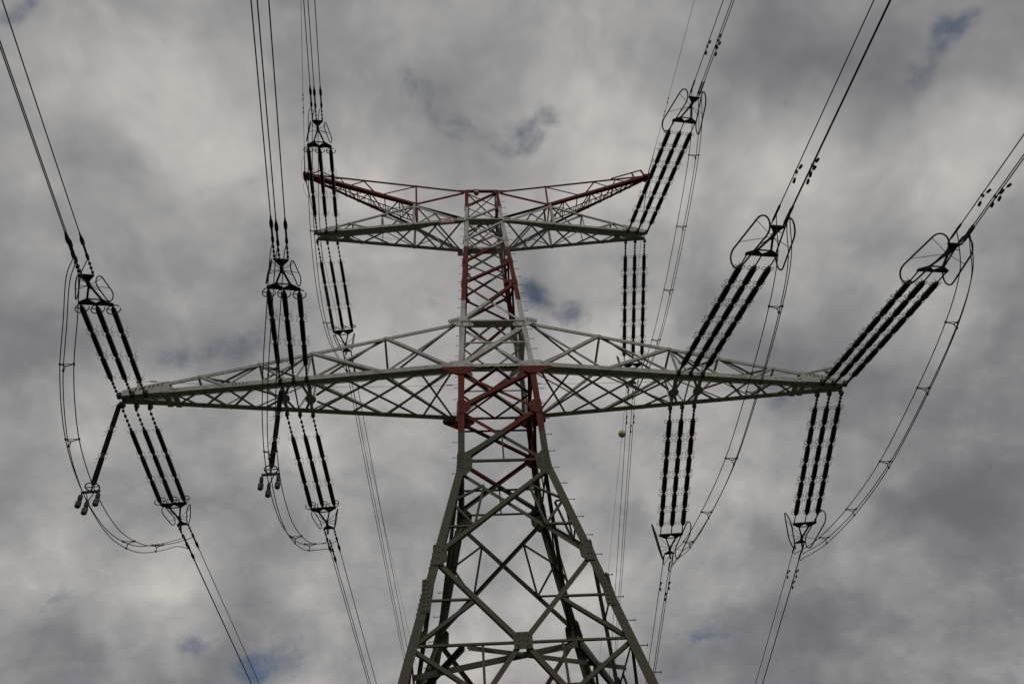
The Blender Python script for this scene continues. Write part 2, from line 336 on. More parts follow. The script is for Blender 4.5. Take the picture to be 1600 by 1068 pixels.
PANELS = [(ZT - .06, 34.55, .10), (34.5, 33.2, .10), (33.0, 31.35, .11), (31.3, 29.45, .11), (29.4, 27.79, .12), (27.75, 25.1, .13), (ZLT - .2, ZLB + .12, .17), (ZLB - .2, 20.14, .15), (20.05, 17.75, .16)]
for k in range(4):
    for i, (z1, z0, w) in enumerate(PANELS):
        u1, u0 = hz(z1) - .08, hz(z0) - .08
        face_member('diagonal_brace', k, -u0, z0, u1, z1, w * 1.1, -.03)
        face_member('diagonal_brace', k, u0, z0, -u1, z1, w * .8, -.03 - w * 1.0, flip=True)
    # X panel under the waist
    z1, z0 = 17.3, 13.85; u1, u0 = hz(z1) - .12, hz(z0) - .12
    face_member('diagonal_brace', k, -u0, z0, u1, z1, .14, -.03)
    face_member('diagonal_brace', k, u0, z0, -u1, z1, .125, -.18, flip=True)
    zx = z0 + (z1 - z0) * u0 / (u0 + u1)                   # where they cross
    def xp(s, f, up):                                      # a point on the X, fraction f from the leg, upper or lower half
        return (s * u1 * (1 - f), z1 + (zx - z1) * f) if up else (s * u0 * (1 - f), z0 + (zx - z0) * f)
    for s in (-1, 1):
        ul, zl = xp(s, .5, False); uu, zu = xp(s, .5, True); zm = 15.9
        lm = s * (hz(zm) - .1)
        for a_, b_ in (((lm, zm), (uu, zu)), ((lm, zm), (ul, zl)), ((uu, zu), (ul, zl)), ((s * (hz(zl) - .1), zl), (ul, zl))):
            face_member('redundant_brace', k, *a_, *b_, .07, -.06)
    # K panel down to the mid-face plate
    for s in (-1, 1):
        u1_, z1_ = s * (hz(ZP) - .14), ZP - .2
        face_member('diagonal_brace', k, u1_, z1_, s * .12, ZQ + .12, .135, -.03, flip=(s > 0))
        um, zm = (u1_ + s * .12) / 2, (z1_ + ZQ + .12) / 2
        face_member('redundant_brace', k, s * (hz(zm) - .1), zm, um, zm, .06, -.06)
        face_member('redundant_brace', k, s * (hz(ZQ) - .1), ZQ, um, zm, .10, -.08)
        # lower K towards the foot
        u2, z2 = s * (hz(ZS) - .12), ZS
        face_member('diagonal_brace', k, s * .12, ZQ - .14, u2, z2, .13, -.03, flip=(s < 0))
        f = .24; uq, zq = s * .12 + (u2 - s * .12) * f, ZQ - .14 + (z2 - ZQ + .14) * f
        face_member('redundant_brace', k, s * (hz(ZQ) - .1), ZQ - .05, uq, zq, .10, -.08)
        face_member('redundant_brace', k, uq, ZQ - .02, uq, zq, .06, -.06)
        face_member('diagonal_brace', k, s * .1, .4, u2, z2 - .1, .14, -.03, flip=(s > 0))
        zl = 8.4; face_member('redundant_brace', k, s * (hz(zl) - .1), zl, uq + (u2 - uq) * .35, zq + (z2 - zq) * .35, .07, -.06)
    # horizontals
    for z, w, o in ((ZT - .02, .14, .03), (33.05, .2, .03), (ZLT, .2, .03), (23.67, .06, -.05), (ZLB + .06, .13, -.02), (17.72, .08, -.05), (ZQ, .06, -.04), (ZS, .1, -.03)):
        if z == 23.67 and k in (1, 3): continue
        u = hz(z) - (.02 if w > .12 else .1)
        if z in (33.05, ZLT) and k in (0, 2):               # deep channel: narrow lit edge, wide dark soffit
            n_ = FACES[k][1]; A_ = fp(k, -u, z) + n_ * .06; B_ = fp(k, u, z) + n_ * .06; b = MB()
            b.angle(A_, B_, Z, -n_, .07, .014, .34); b.bar(A_ - n_ * .33 + Z * .06, B_ - n_ * .33 + Z * .06, .012, .12); obj('horizontal_strut', b, 'arm', pylon); continue
        b = face_member('horizontal_strut', k, -u, z, u, z, w, o, m='white' if z in (33.05, ZLT) else 'tower')
    za, zb = 20.05, 17.75; ua, ub = hz(za), hz(zb); zc = zb + (za - zb) * ub / (ua + ub)
    face_member('redundant_brace', k, 0, zc, 0, 17.72, .05, -.08)
    if k == 2:
        for z in (21.55, 18.75): face_member('horizontal_strut', k, -hz(z) + .1, z, hz(z) - .1, z, .09, -.06)
    # mid-face plate
    gusset(k, 0, ZQ, [(-.22, -.24), (.22, -.24), (.24, .2), (.2, .24), (-.2, .24), (-.24, .2)], [(-.15, .14), (-.08, .17), (.15, .14), (.08, .17), (-.15, -.14), (-.1, -.02), (.15, -.14), (.1, -.02), (-.1, -.18), (.1, -.18), (0, 0)], pylon, name='centre_plate')
    for s in (-1, 1):
        L = legs[LEG_OF[(k, s)]]
        def pl(z, poly, bl, m='tower', inset=.0, off=.004): 
            poly = [(s * x * .84, y * .86) for x, y in poly]; bl = [(s * x * .84, y * .86) for x, y in bl]
            if s < 0: poly = poly[::-1]
            gusset(k, s * (hz(z) - inset), z, poly, bl, L, m, off)
        # waist
        pl(17.55, [(.0, -.62), (-.27, -.62), (-.52, -.28), (-.56, .28), (-.36, .5), (-.26, .62), (.0, .62)], rows(-.07, -.18, 2, -.52, .5, 8) + [(-.36, .12), (-.44, .2), (-.44, .02), (-.4, -.2), (-.47, -.26), (-.33, -.3)])
        # upper node of the leg spread
        pl(ZP, [(.0, -.42), (-.28, -.42), (-.45, -.25), (-.46, .22), (-.31, .38), (.0, .46)], rows(-.09, -.2, 2, -.4, .4, 4) + [(-.4, .18), (-.33, .26), (-.38, -.28), (-.3, -.33), (-.42, .05)])
        # splice between them
        pl(12.35, [(.0, -.62), (-.28, -.62), (-.30, -.1), (-.30, .1), (-.28, .62), (.0, .62)], rows(-.08, -.2, 2, -.54, .54, 8))
        # red node below the lower crossarm
        pl(20.1, [(.0, -.38), (-.3, -.38), (-.5, -.16), (-.5, .16), (-.3, .36), (.0, .36)], rows(-.07, -.17, 2, -.3, .3, 5) + [(-.36, .1), (-.42, 0), (-.36, -.1)])
        # small nodes up the body
        for z in (34.52, 31.33, 29.43, 27.77): pl(z, [(.0, -.2), (-.25, -.2), (-.38, -.04), (-.38, .06), (-.25, .2), (.0, .2)], [(-.3, .06), (-.3, -.06), (-.1, .1), (-.1, -.1)], off=.003)
    # crossarm corner plates on front and rear faces
    if k in (0, 2):
        for s in (-1, 1):
            L = legs[LEG_OF[(k, s)]]
            def pl2(z, poly, bl, m, off=.012):
                poly = [(s * x, y) for x, y in poly]; bl = [(s * x, y) for x, y in bl]
                if s < 0: poly = poly[::-1]
                gusset(k, s * hz(z), z, poly, bl, L, m, off)
            pl2(ZLT, [(.46, -.03), (.46, .12), (.16, .26), (-.30, .26), (-.30, .0), (-.42, -.04), (-.52, -.16), (-.50, -.28), (-.1, -.28), (.12, -.24)], [(.08 + .08 * i, .14 - .035 * i + (.0 if j else -.1)) for i in range(5) for j in (0, 1)] + [(-.1, -.05), (-.1, -.18), (-.06, -.12), (-.38, -.12), (-.44, -.2), (-.35, -.2)], 'white')
            pl2(ZLB + .02, [(.60, -.06), (.60, .02), (.22, .26), (-.36, .26), (-.56, .08), (-.62, -.0), (-.62, -.05)], [(.48 - .08 * i, .0 + .03 * i) for i in range(4)] + [(-.3, .06), (-.4, .02), (-.5, .0)], 'white')
            pl2(ZLB - .04, [(.60, .0), (-.62, .0), (-.62, -.12), (-.24, -.40), (.06, -.40), (.56, -.12)], rows(-.02, -.16, 2, -.34, -.1, 3) + [(.2, -.08), (.34, -.08), (-.34, -.08), (-.46, -.08)], 'red', .013)
            pl2(33.05, [(.34, -.14), (.34, .16), (-.05, .18), (-.05, -.16)], rows(.06, .26, 3, -.08, .1, 3), 'white', .05)
            pl2(ZT - .12, [(.5, -.02), (.55, .05), (.3, .13), (-.18, .13), (-.25, -.1), (.0, -.2)], [(.2, .05), (.32, .05), (-.1, 0)], 'red')
# horizontal frame inside the tower at the mid-face plates
hq = hz(ZQ)
for a_, b_, w in (((-hq, -hq / 2), (hq / 2, -hq), .16), ((-hq / 2, -hq), (hq, -hq / 2), .12), ((hq / 2, -hq), (hq, 0), .16), ((-hq / 2, -hq), (-hq, 0), .12),
                  ((-hq, 0), (0, hq), .12), ((hq, 0), (0, hq), .12), ((-hq, hq / 2), (hq / 2, hq), .12), ((-hq / 2, hq), (hq, hq / 2), .12)):
    A = V((a_[0], a_[1], ZQ - .05)); B = V((b_[0], b_[1], ZQ - .05)); d = (B - A).normalized()
    b = MB(); b.angle(A + d * .06, B - d * .06, Z.cross(d), -Z, w, .014); obj('diaphragm_brace', b, 'tower', pylon)
for z, w, kinds in ((35.9, .05, 'x'), (32.95, .06, 'xd'), (ZLT - .08, .07, 'd'), (ZLB - .05, .09, 'xd')):
    h_ = hz(z) - .06; sg_ = []
    if 'x' in kinds: sg_ += [((-h_, -h_), (h_, h_)), ((h_, -h_), (-h_, h_))]
    if 'd' in kinds: sg_ += [((0, -h_), (h_, 0)), ((h_, 0), (0, h_)), ((0, h_), (-h_, 0)), ((-h_, 0), (0, -h_))]
    for i, (a_, b_) in enumerate(sg_):
        A = V((*a_, z - .012 * (i % 2))); B = V((*b_, z - .012 * (i % 2))); d = (B - A).normalized(); A += d * .01; B -= d * .01
        b = MB(); b.angle(A, B, Z.cross(d), Z, w, .010); obj('diaphragm_brace', b, 'tower', pylon)
# step bolts up the right front leg and the rear left one
for (sx, sy, L, out) in ((1, -1, legs[1], V((1, 0, 0))), (-1, 1, legs[3], V((-1, 0, 0)))):
    proto = None; z = 4.0; i = 0
    while z < 35.6:
        if proto is None:
            b = MB(); b.cyl((0, 0, 0), out * .2, .011, n=6); b.cyl(out * .2, out * .215, .03, n=8); proto = b.mesh('step_bolt', [M['bolt']])
        o = D.objects.new('step_bolt', proto); COL.objects.link(o); o.parent = L
        o.location = (sx * (hz(z) + .0), sy * (hz(z) - .06), z); z += .74 if z < 23 else .62; i += 1

# --- crossarms
def lerp(a, b, t): return V(a) + (V(b) - V(a)) * t
def brace(A, B, w, e2, parent, m='arm', name='lattice_brace', up=None):
    A, B = V(A), V(B); d = (B - A).normalized(); e1 = d.cross(e2).normalized()
    if e1.z < 0 or (abs(e1.z) < 1e-3 and e1.y > 0): e1 = -e1
    b = MB(); sh = -e1 * w / 2; b.angle(A + sh, B + sh, e1, e2, w, max(.01, w * .1), w * .7)
    return obj(name, b, m, parent)
def lower_arm(sx):
    F = lambda x, dz=0, dy=0: V((sx * x, -(HLB + (YL - HLB) * (x - HLB) / (XL - HLB)) + dy, ZLB + dz))
    Rr = lambda x, dz=0, dy=0: V((sx * x, (HLB + (YL - HLB) * (x - HLB) / (XL - HLB)) + dy, ZLB + dz))
    def T(x, s): # top chords
        t = (x - HLT) / (13.3 - HLT); return V((sx * x, s * (HLT + (YL + .02 - HLT) * t), ZLT + (ZLB + .30 - ZLT) * t))
    b = MB()
    for s, fn in ((-1, F), (1, Rr)):
        b.angle(fn(HLB + .1), fn(XL), Z, V((0, -s, 0)), .21, .022, .22)
        b.angle(T(HLT + .1, s), T(13.3, s), -Z, V((0, -s, 0)), .15, .018, .15)
        # tip plate between bottom and top chords
        o = .012 * s
        pts = [fn(13.5, .0, o), fn(13.5, .3, o), T(13.1, s) + Y * o + Z * .06, T(11.9, s) + Y * o + Z * .03, fn(11.75, .03, o)]
        b.plate(pts, V((0, s, 0)), .014)
        b.bolts([T(13.0 - .15 * i, s) + Y * (o + .016 * s) - Z * (.05 + .09 * j) for i in range(7) for j in (0, 1)], V((0, s, 0)), .022, .03)
        b.bolts([fn(x, .1, o + .016 * s) for x in (9.0, 9.12, 9.24, 9.36, 9.5, 7.0, 6.9)], V((0, s, 0)), .02)
    arm = obj('lower_crossarm', b, ('arm', 'bolt'), pylon)
    # sides: K lacing
    for s, fn in ((-1, F), (1, Rr)):
        inn = V((0, -s, 0)); o = V((0, s * .02, 0))
        brace(T(4.15, s) + o, fn(HLB + .35, .12) + o, .13, inn, arm)
        brace(T(6.88, s) + o, fn(4.15, .1) + o, .13, inn, arm)
        brace(T(8.75, s) + o, fn(7.6, .1) + o, .10, inn, arm)
        brace(T(10.9, s) + o, fn(9.8, .1) + o, .10, inn, arm)
        brace(T(12.3, s) + o, fn(11.5, .1) + o, .09, inn, arm)
        o2 = V((0, -s * .1, 0))
        brace(T(HLT + .2, s) + o2, fn(4.1, .1) + o2, .07, inn, arm)
        brace(T(4.2, s) + o2, fn(6.8, .1) + o2, .08, inn, arm)
        brace(T(6.9, s) + o2, fn(8.8, .1) + o2, .07, inn, arm)
        brace(T(8.8, s) + o2, fn(9.9, .1) + o2, .06, inn, arm)
        brace(T(6.88, s) + o2 * .5, fn(6.88, .1) + o2 * .5, .08, inn, arm)
        brace(T(6.88, s) + o2 * .7, fn(7.35, .1) + o2 * .7, .06, inn, arm)
    # bottom plane lattice
    N = [HLB + .25, 2.77, 4.12, 5.45, 6.72]
    for i in range(5):
        for j in (i + 2,):
            if j < 5:
                brace(F(N[i], -.02, .1), Rr(N[j], -.02, -.1), .10, Z, arm); brace(Rr(N[i], -.05, -.1), F(N[j], -.05, .1), .10, Z, arm)
    brace(F(2.77, -.02, .1), Rr(HLB + .2, -.02, -.15), .08, Z, arm); brace(Rr(2.77, -.05, -.1), F(HLB + .2, -.05, .15), .08, Z, arm)
    H1, H2 = V((sx * 6.80, .08, ZLB - .03)), V((sx * 7.74, .0, ZLB - .03))
    for Hc, ends in ((H1, (F(5.45), Rr(5.45), F(7.1), Rr(7.1), F(6.75), Rr(6.85))), (H2, (F(9.1), Rr(8.7), F(7.4), Rr(7.35), F(7.72), Rr(7.75)))):
        b = MB(); b.plate([Hc + V((.21 * math.cos(a), .24 * math.sin(a), 0)) for a in [math.pi / 8 + math.pi / 4 * q for q in range(8)]], -Z, .02); obj('hub_plate', b, 'arm', arm)
        for e in ends: brace(Hc + (e - Hc) * .16, e + (Hc - e).normalized() * .08, .10, Z, arm)
    M_ = [8.7, 9.68, 10.65, 11.6]
    for i in range(3):
        brace(F(M_[i], -.02, .06), Rr(M_[i + 1], -.02, -.06), .09, Z, arm); brace(Rr(M_[i], -.05, -.06), F(M_[i + 1], -.05, .06), .09, Z, arm)
    for x in (7.29 - .47, 7.29, 7.29 + .47): # straps joining the near and far strings
        b = MB(); b.bar(F(x, -.06), Rr(x, -.06), .05, .03); obj('tie_strap', b, 'arm', arm)
    for x in (11.55, 11.85):
        b = MB(); b.box((sx * x, 0, ZLB - .02), X * .10, Y * (F(x).y - .03), Z * .012); obj('tip_batten', b, 'arm', arm)
    for xa, xb in ((12.05, 12.5), (12.55, 12.98), (13.02, 13.42)):
        for q in (0, 1):
            b = MB(); b.bar(F(xa if q else xb, -.02 - .02 * q, .05), Rr(xb if q else xa, -.02 - .02 * q, -.05), .05, .015); obj('tip_lacing', b, 'arm', arm)
    # light web behind the batten, as one sees up into the tapering tip
    for x in (11.9, 10.9, 8.75, 6.88, 4.15):
        b = MB(); b.bar(T(x, -1), T(x, 1), .08, .05); obj('lattice_brace', b, 'arm', arm)
    for xa, xb in ((HLT + .1, 4.15), (4.15, 6.88), (6.88, 8.75), (8.75, 10.9)):
        brace(T(xa, -1), T(xb, 1), .07, -Z, arm); brace(T(xa, 1) - Z * .03, T(xb, -1) - Z * .03, .07, -Z, arm)
    # brackets the insulators hang on
    for x0 in (7.29, 13.03):
        for q in (-.47, 0, .47):
            for fn, s in ((F, -1), (Rr, 1)):
                b = MB(); c = fn(x0 + q); b.box(c + V((0, s * .06, -.02)), X * .05, Y * .09, Z * .10); b.cyl(c + V((-.08, s * .12, -.03)), c + V((.08, s * .12, -.03)), .028); obj('hanger_bracket', b, 'yoke', arm)
    # fall-arrest line from tip post to tower
    post = V((sx * 13.1, -.05, ZLB + .3)); top = post + V((0 if sx < 0 else sx * .1, 0, .62))
    b = MB(); b.bar(post - Z * .02, top, .06); b.bar(lerp(post, top, .6), post + V((-sx * .4, 0, -.02)), .04); b.box(top + V((-.03, -.02, .02)), X * .07, Y * .05, Z * .11); obj('line_post', b, 'arm', arm)
    e = V((sx * (hz(23.1)), .4, 23.1)); b = MB(); pts = [lerp(top, e, t / 12) - Z * .18 * math.sin(math.pi * t / 12) for t in range(13)]; b.tube(pts, .007, 5)
    b.cyl(lerp(top, e, .03), lerp(top, e, .05), .02); b.cyl(lerp(top, e, .96), lerp(top, e, .98), .02); obj('safety_line', b, 'wire', arm)
    if sx > 0:
        brace(T(12.2, -1) - Y * .05, V((13.35, -.25, ZLB + .92)), .08, Y, arm, name='line_post')
    return arm
def upper_arm(sx):
    F = lambda x, dz=0, dy=0: V((sx * x, -(HUB + (YU - HUB) * (x - HUB) / (XU - HUB)) + dy, ZUB + dz))
    Rr = lambda x, dz=0, dy=0: V((sx * x, (HUB + (YU - HUB) * (x - HUB) / (XU - HUB)) + dy, ZUB + dz))
    def T(x, s):
        if x <= XN: t = (x - HUB - .3) / (XN - HUB - .3); return V((sx * x, s * (.89 + (HN - .89) * t), ZUB + .12 + (ZN - ZUB - .12) * t))
        t = (x - XN) / (7.75 - XN); return V((sx * x, s * (HN + (YU + .02 - HN) * t), ZN + (ZUB + .24 - ZN) * t))
    b = MB()
    for s, fn in ((-1, F), (1, Rr)):
        b.angle(fn(HUB + .1), fn(XU), Z, V((0, -s, 0)), .18, .018, .18)
        b.angle(T(HUB + .3, s), T(XN, s), -Z, V((0, -s, 0)), .15, .016, .13); b.angle(T(XN, s), T(7.75, s), -Z, V((0, -s, 0)), .12, .014, .12)
        o = .012 * s
        b.plate([fn(7.92, 0, o), fn(7.92, .22, o), T(7.5, s) + Y * o + Z * .05, T(6.9, s) + Y * o + Z * .02, fn(6.75, .03, o)], V((0, s, 0)), .012)
    arm = obj('upper_crossarm', b, ('arm', 'bolt'), pylon)
    for s, fn in ((-1, F), (1, Rr)):
        inn = V((0, -s, 0)); o = V((0, s * .02, 0)); o2 = V((0, -s * .08, 0))
        b = MB(); b.angle(fn(XN, .0) + o, T(XN, s) + o + Z * .1, X * sx, inn, .12, .014); obj('post', b, 'arm', arm)
        brace(T(4.9, s) + o2, fn(4.9, .1) + o2, .05, inn, arm)
        brace(T(6.5, s) + o, fn(5.6, .1) + o, .09, inn, arm)
        brace(T(4.9, s) + o2, fn(3.5, .1) + o2, .06, inn, arm)
        brace(fn(XN, .12) + o2, T(2.3, s) + o2, .06, inn, arm); brace(T(2.3, s) + o2 * 1.5, fn(2.0, .1) + o2 * 1.5, .06, inn, arm); brace(fn(1.9, .1) + o2, T(2.4, s) + o2 * 1.2, .05, inn, arm)
        brace(T(6.3, s) + o2, fn(6.8, .1) + o2, .05, inn, arm)
    N = [HUB + .15, 2.2, XN - .05, 4.34, 5.82]
    for i in range(4):
        brace(F(N[i], -.02, .08), Rr(N[i + 1], -.02, -.08), .085, Z, arm); brace(Rr(N[i], -.05, -.08), F(N[i + 1], -.05, .08), .085, Z, arm)
    Hc = V((sx * 6.52, 0, ZUB - .03)); b = MB(); b.box(Hc, X * .15, Y * .25, Z * .012); obj('hub_plate', b, 'arm', arm)
    for e in (F(5.85), Rr(5.85), F(7.0), Rr(7.0)): brace(lerp(Hc, e, .2), e, .08, Z, arm)
    for xa, xb in ((6.9, 7.2), (7.2, 7.5), (7.5, 7.85)):
        for q in (0, 1):
            b = MB(); b.bar(F(xa if q else xb, -.02 - .02 * q, .04), Rr(xb if q else xa, -.02 - .02 * q, -.04), .05, .014); obj('tip_lacing', b, 'arm', arm)
    for x in (XN, 4.9, 6.3):
        b = MB(); b.bar(T(x, -1), T(x, 1), .07, .05); obj('lattice_brace', b, 'arm', arm)
    brace(T(1.3, -1), T(XN, 1), .06, -Z, arm); brace(T(1.3, 1) - Z * .03, T(XN, -1) - Z * .03, .06, -Z, arm); brace(T(XN, -1), T(4.9, 1), .06, -Z, arm); brace(T(XN, 1) - Z * .03, T(4.9, -1) - Z * .03, .06, -Z, arm)
    for q in (-.47, 0, .47):
        for fn, s in ((F, -1), (Rr, 1)):
            b = MB(); c = fn(7.46 + q); b.box(c + V((0, s * .05, -.02)), X * .045, Y * .08, Z * .09); b.cyl(c + V((-.07, s * .1, -.03)), c + V((.07, s * .1, -.03)), .026); obj('hanger_bracket', b, 'yoke', arm)
    post = V((sx * 7.35, 0, ZUB + .2)); top = post + V((0, 0, .6)); b = MB(); b.bar(post, top, .05); b.box(top, X * .06, Y * .04, Z * .08)
    obj('line_post', b, 'arm', arm)
    e = V((sx * hz(32.6), .4, 32.6 if sx < 0 else 34.3)); b = MB(); b.tube([lerp(top, e, t / 10) - Z * .14 * math.sin(math.pi * t / 10) for t in range(11)], .006, 5); obj('safety_line', b, 'wire', arm)
    return arm
def horn(sx):
    tip = lambda s: V((sx * XH, s * .13, ZH))
    B = lambda t, s: lerp((sx * XN, s * HN, ZN + .06), tip(s), t)
    def Tp(t, s): return lerp((sx * (HT + .1), s * HT, ZT - .02), tip(s) + Z * .1, t)
    tN = (XN - HT) / (XH - HT)
    b = MB()
    for s in (-1, 1):
        b.angle(B(0, s), B(1, s), Z, V((0, -s, 0)), .16, .016, .15)
        b.angle(Tp(0, s), Tp(1, s), -Z, V((0, -s, 0)), .10, .012, .10)
        b.angle(Tp(0, s) - Z * .14, B(0, s) + V((0, 0, .12)), -Z, V((0, -s, 0)), .11, .013, .11)
    b.box(tip(0) + V((sx * .05, 0, .04)), X * .16, Y * .2, Z * .10); b.cyl(tip(0) + V((sx * .12, -.3, .0)), tip(0) + V((sx * .12, .3, 0)), .05)
    h = obj('earth_wire_horn', b, 'red', pylon)
    for s in (-1, 1):
        inn = V((0, -s, 0)); o = V((0, s * .015, 0)); o2 = V((0, -s * .06, 0))
        b = MB(); b.angle(B(0, s) + o, Tp(tN, s) + o, -X * sx, inn, .09, .012); obj('post', b, 'red', h)
        tt = lambda x: (x - HT) / (XH - HT)
        brace(Tp(tN, s) + o2, B(.33, s) + o2, .05, inn, h, 'red'); brace(B(.33, s) + o2 * 1.4, Tp(tt(6.02), s) + o2 * 1.4, .06, inn, h, 'red')
        brace(Tp(tt(6.02), s) + o2, B(.62, s) + o2, .05, inn, h, 'red'); brace(B(.62, s) + o2 * 1.4, Tp(tt(7.3), s) + o2 * 1.4, .05, inn, h, 'red')
        brace(Tp(tt(7.3), s) + o2, B(.82, s) + o2, .04, inn, h, 'red')
    # underside: zigzag lacing and the climbing ladder
    ts = [0, .14, .27, .40, .52, .63, .73, .83, .92]
    for i in range(8):
        s = -1 if i % 2 else 1
        brace(B(ts[i], s) - Z * .02, B(ts[i + 1], -s) - Z * .02, .06, Z, h, 'red'); 
        b = MB(); b.bar(B(ts[i], -1) - Z * .05, B(ts[i], 1) - Z * .05, .05, .03); obj('cross_bar', b, 'red', h)
    b = MB()
    l = lambda t, q: lerp(B(t, -1), B(t, 1), .5 + q / max(.3, (B(t, 1) - B(t, -1)).length)) - Z * .09
    for q in (-.05, .28): b.bar(l(.02, q * 1.0), l(.72, q * .62), .045, .03)
    for i in range(17): t = .03 + .69 * i / 16; b.bar(l(t, -.05 * (1 - .5 * t)), l(t, .28 * (1 - .5 * t)), .035, .025)
    obj('ladder', b, 'red', h)
    if sx > 0:
        a = lerp(Tp(.72, -1), tip(-1), .1) + Z * .05; c = tip(0) + V((-.15, -.1, .75)); b = MB(); b.bar(a, c, .06, .04); b.bar(c, tip(0) + V((-.05, -.05, .1)), .09, .05); m_ = lerp(a, c, .68); b.bar(m_, V((m_.x + .08, -.1, ZH - .12)), .08, .04); obj('tip_rail', b, 'red', h)
    else:
        b = MB(); c = tip(0) + V((.55, -.05, .55)); b.bar(tip(0) + V((.1, -.05, .1)), c, .05, .04); b.bar(c, Tp(.84, -1), .05, .03); obj('tip_rail', b, 'red', h)
    return h
for sx in (-1, 1): lower_arm(sx)
UARM = {sx: upper_arm(sx) for sx in (-1, 1)}
for sx in (-1, 1): horn(sx)

# number plate on the left upper crossarm
def chordU(x): return V((-x, -(HUB + (YU - HUB) * (x - HUB) / (XU - HUB)), ZUB))
A, B = chordU(2.1), chordU(1.42); d = (B - A).normalized(); n = d.cross(Z).normalized(); c = (A + B) / 2 + n * .035 - Z * .01
b = MB(); b.plate([c - d * .36 - Z * .21, c + d * .36 - Z * .21, c + d * .36 + Z * .21, c - d * .36 + Z * .21], n, .012)
sign = obj('number_plate', b, 'sign_red', pylon); sign['label'] = 'small red plate with pale number 404'
fc = D.curves.new('number_404', 'FONT'); fc.body = '404'; fc.size = .44; fc.align_x = 'CENTER'; fc.align_y = 'CENTER'; fc.extrude = .003; fc.offset = .010
fc.space_character = 1.0
tmp = D.objects.new('tmp', fc); COL.objects.link(tmp); dg = bpy.context.evaluated_depsgraph_get(); dg.update()
me = D.meshes.new_from_object(tmp.evaluated_get(dg)); D.objects.remove(tmp); me.materials.clear(); me.materials.append(M['sign_text'])
me.name = 'lettering'; txt = D.objects.new('lettering', me); COL.objects.link(txt); txt.parent = sign
mw = Matrix((d, Z - d * Z.dot(d), n)).transposed().to_4x4(); mw.translation = c + n * .018; txt.matrix_world = mw

# obstruction lamp under the top bar
t = empty('obstruction_lamp', Matrix.Translation((-.28, -HT + .05, ZT)))
tag(t, 'small grey lantern fixed at the very top of the pylon between the red horns', 'lamp')
b = MB(); b.lathe((0, 0, -.22), Z, [(0, .12), (.02, .13), (.18, .13), (.2, .12)], 14); obj('glass_body', b, 'glass', t)
b = MB(); b.cyl((0, 0, -.02), (0, 0, .02), .14, n=14); b.cyl((-.12, 0, 0), (-.12, 0, .26), .012); b.cyl((.12, 0, 0), (.12, 0, .26), .012); obj('mount', b, 'galv', t)

# ================================================================== INSULATOR SETS
def unit_mesh(name, L, r, core, n):
    b = MB(); prof = [(0, core * 1.15), (.05, core * 1.15)]; s0 = .06; st = (L - .12) / n
    for i in range(n):
        a = s0 + i * st; prof += [(a, core), (a + st * .45, r), (a + st * .62, r * .97), (a + st * .75, core)]
    prof += [(L - .05, core * 1.15), (L, core * 1.15)]
    b.lathe((0, 0, 0), X, prof, 12)
    return b.mesh(name, [M['porc']])
def ring(b, c, e1, e2, r, rt, a0=0, a1=360, n=14, mi=0, sm=True):
    full = a1 - a0 >= 360; k = n if full else n + 1
    pts = [V(c) + e1 * (r * math.cos(R(a0 + (a1 - a0) * i / n))) + e2 * (r * math.sin(R(a0 + (a1 - a0) * i / n))) for i in range(k)]
    b.tube(pts, rt, 5, mi, sm, closed=full)
U_L = unit_mesh('long_rod', 1.12, .088, .058, 17)
U_R = unit_mesh('long_rod', .80, .104, .07, 11)
def string_fit_left():
    b = MB(); b.tube([(0, 0, 0), (4.7, 0, 0)], .016, 6)
    for x in (.06, .3, .52, .72, .9): b.box((x, 0, 0), X * .05, Y * .035, Z * .035)
    for i in range(3):
        s = 1.0 + i * 1.22
        b.cyl((s - .06, 0, 0), (s + .04, 0, 0), .045); b.cyl((s + 1.08, 0, 0), (s + 1.18, 0, 0), .045)
        for x, sg in ((s + .05, 1), (s + 1.07, -1)):
            if i == 2 and sg < 0: continue
            for q in (-1, 1): ring(b, (x, q * .115, .0), X, V((0, q, .25)).normalized(), .06, .007, 0, 300, 10)
            b.tube([(x, .02, 0), (x - sg * .03, .10, .10), (x + sg * .06, .15, .19)], .006, 4)
    b.tube([(4.62, 0, 0), (4.74, 0, 0)], .03, 6)
    ring(b, (4.52, 0, 0), Y, Z, .20, .019, 55, 385, 24)
    b.bar((4.52, -.2, 0), (4.52, .0, 0), .03, .02)
    return b.mesh('insulator_string', [M['yoke']])
def string_fit_right():
    b = MB(); b.tube([(0, 0, 0), (6.65, 0, 0)], .02, 6)
    for x in (.06, .2, .36, .5): b.box((x, 0, 0), X * .045, Y * .04, Z * .04)
    for i in range(6):
        s = .6 + i * .94
        b.cyl((s - .07, 0, 0), (s + .03, 0, 0), .05); b.cyl((s + .77, 0, 0), (s + .87, 0, 0), .05)
        for x, sg in ((s + .03, 1), (s + .77, -1)):
            for q in (-1, 1):
                e = V((0, q, .2)).normalized(); b.tube([V((x, 0, 0)) + e * .04, V((x - sg * .06, 0, 0)) + e * .16, V((x + sg * .02, 0, 0)) + e * .20, V((x + sg * .10, 0, 0)) + e * .17, V((x + sg * .07, 0, 0)) + e * .10], .011, 5)
            if 0 < i or sg < 0: b.tube([(x, 0, .04), (x - sg * .02, .03, .14), (x + sg * .05, .07, .26)], .010, 4)
    b.tube([(6.2, 0, 0), (6.66, 0, 0)], .024, 6)
    return b.mesh('insulator_string', [M['yoke']])
FIT_L, FIT_R = string_fit_left(), string_fit_right()
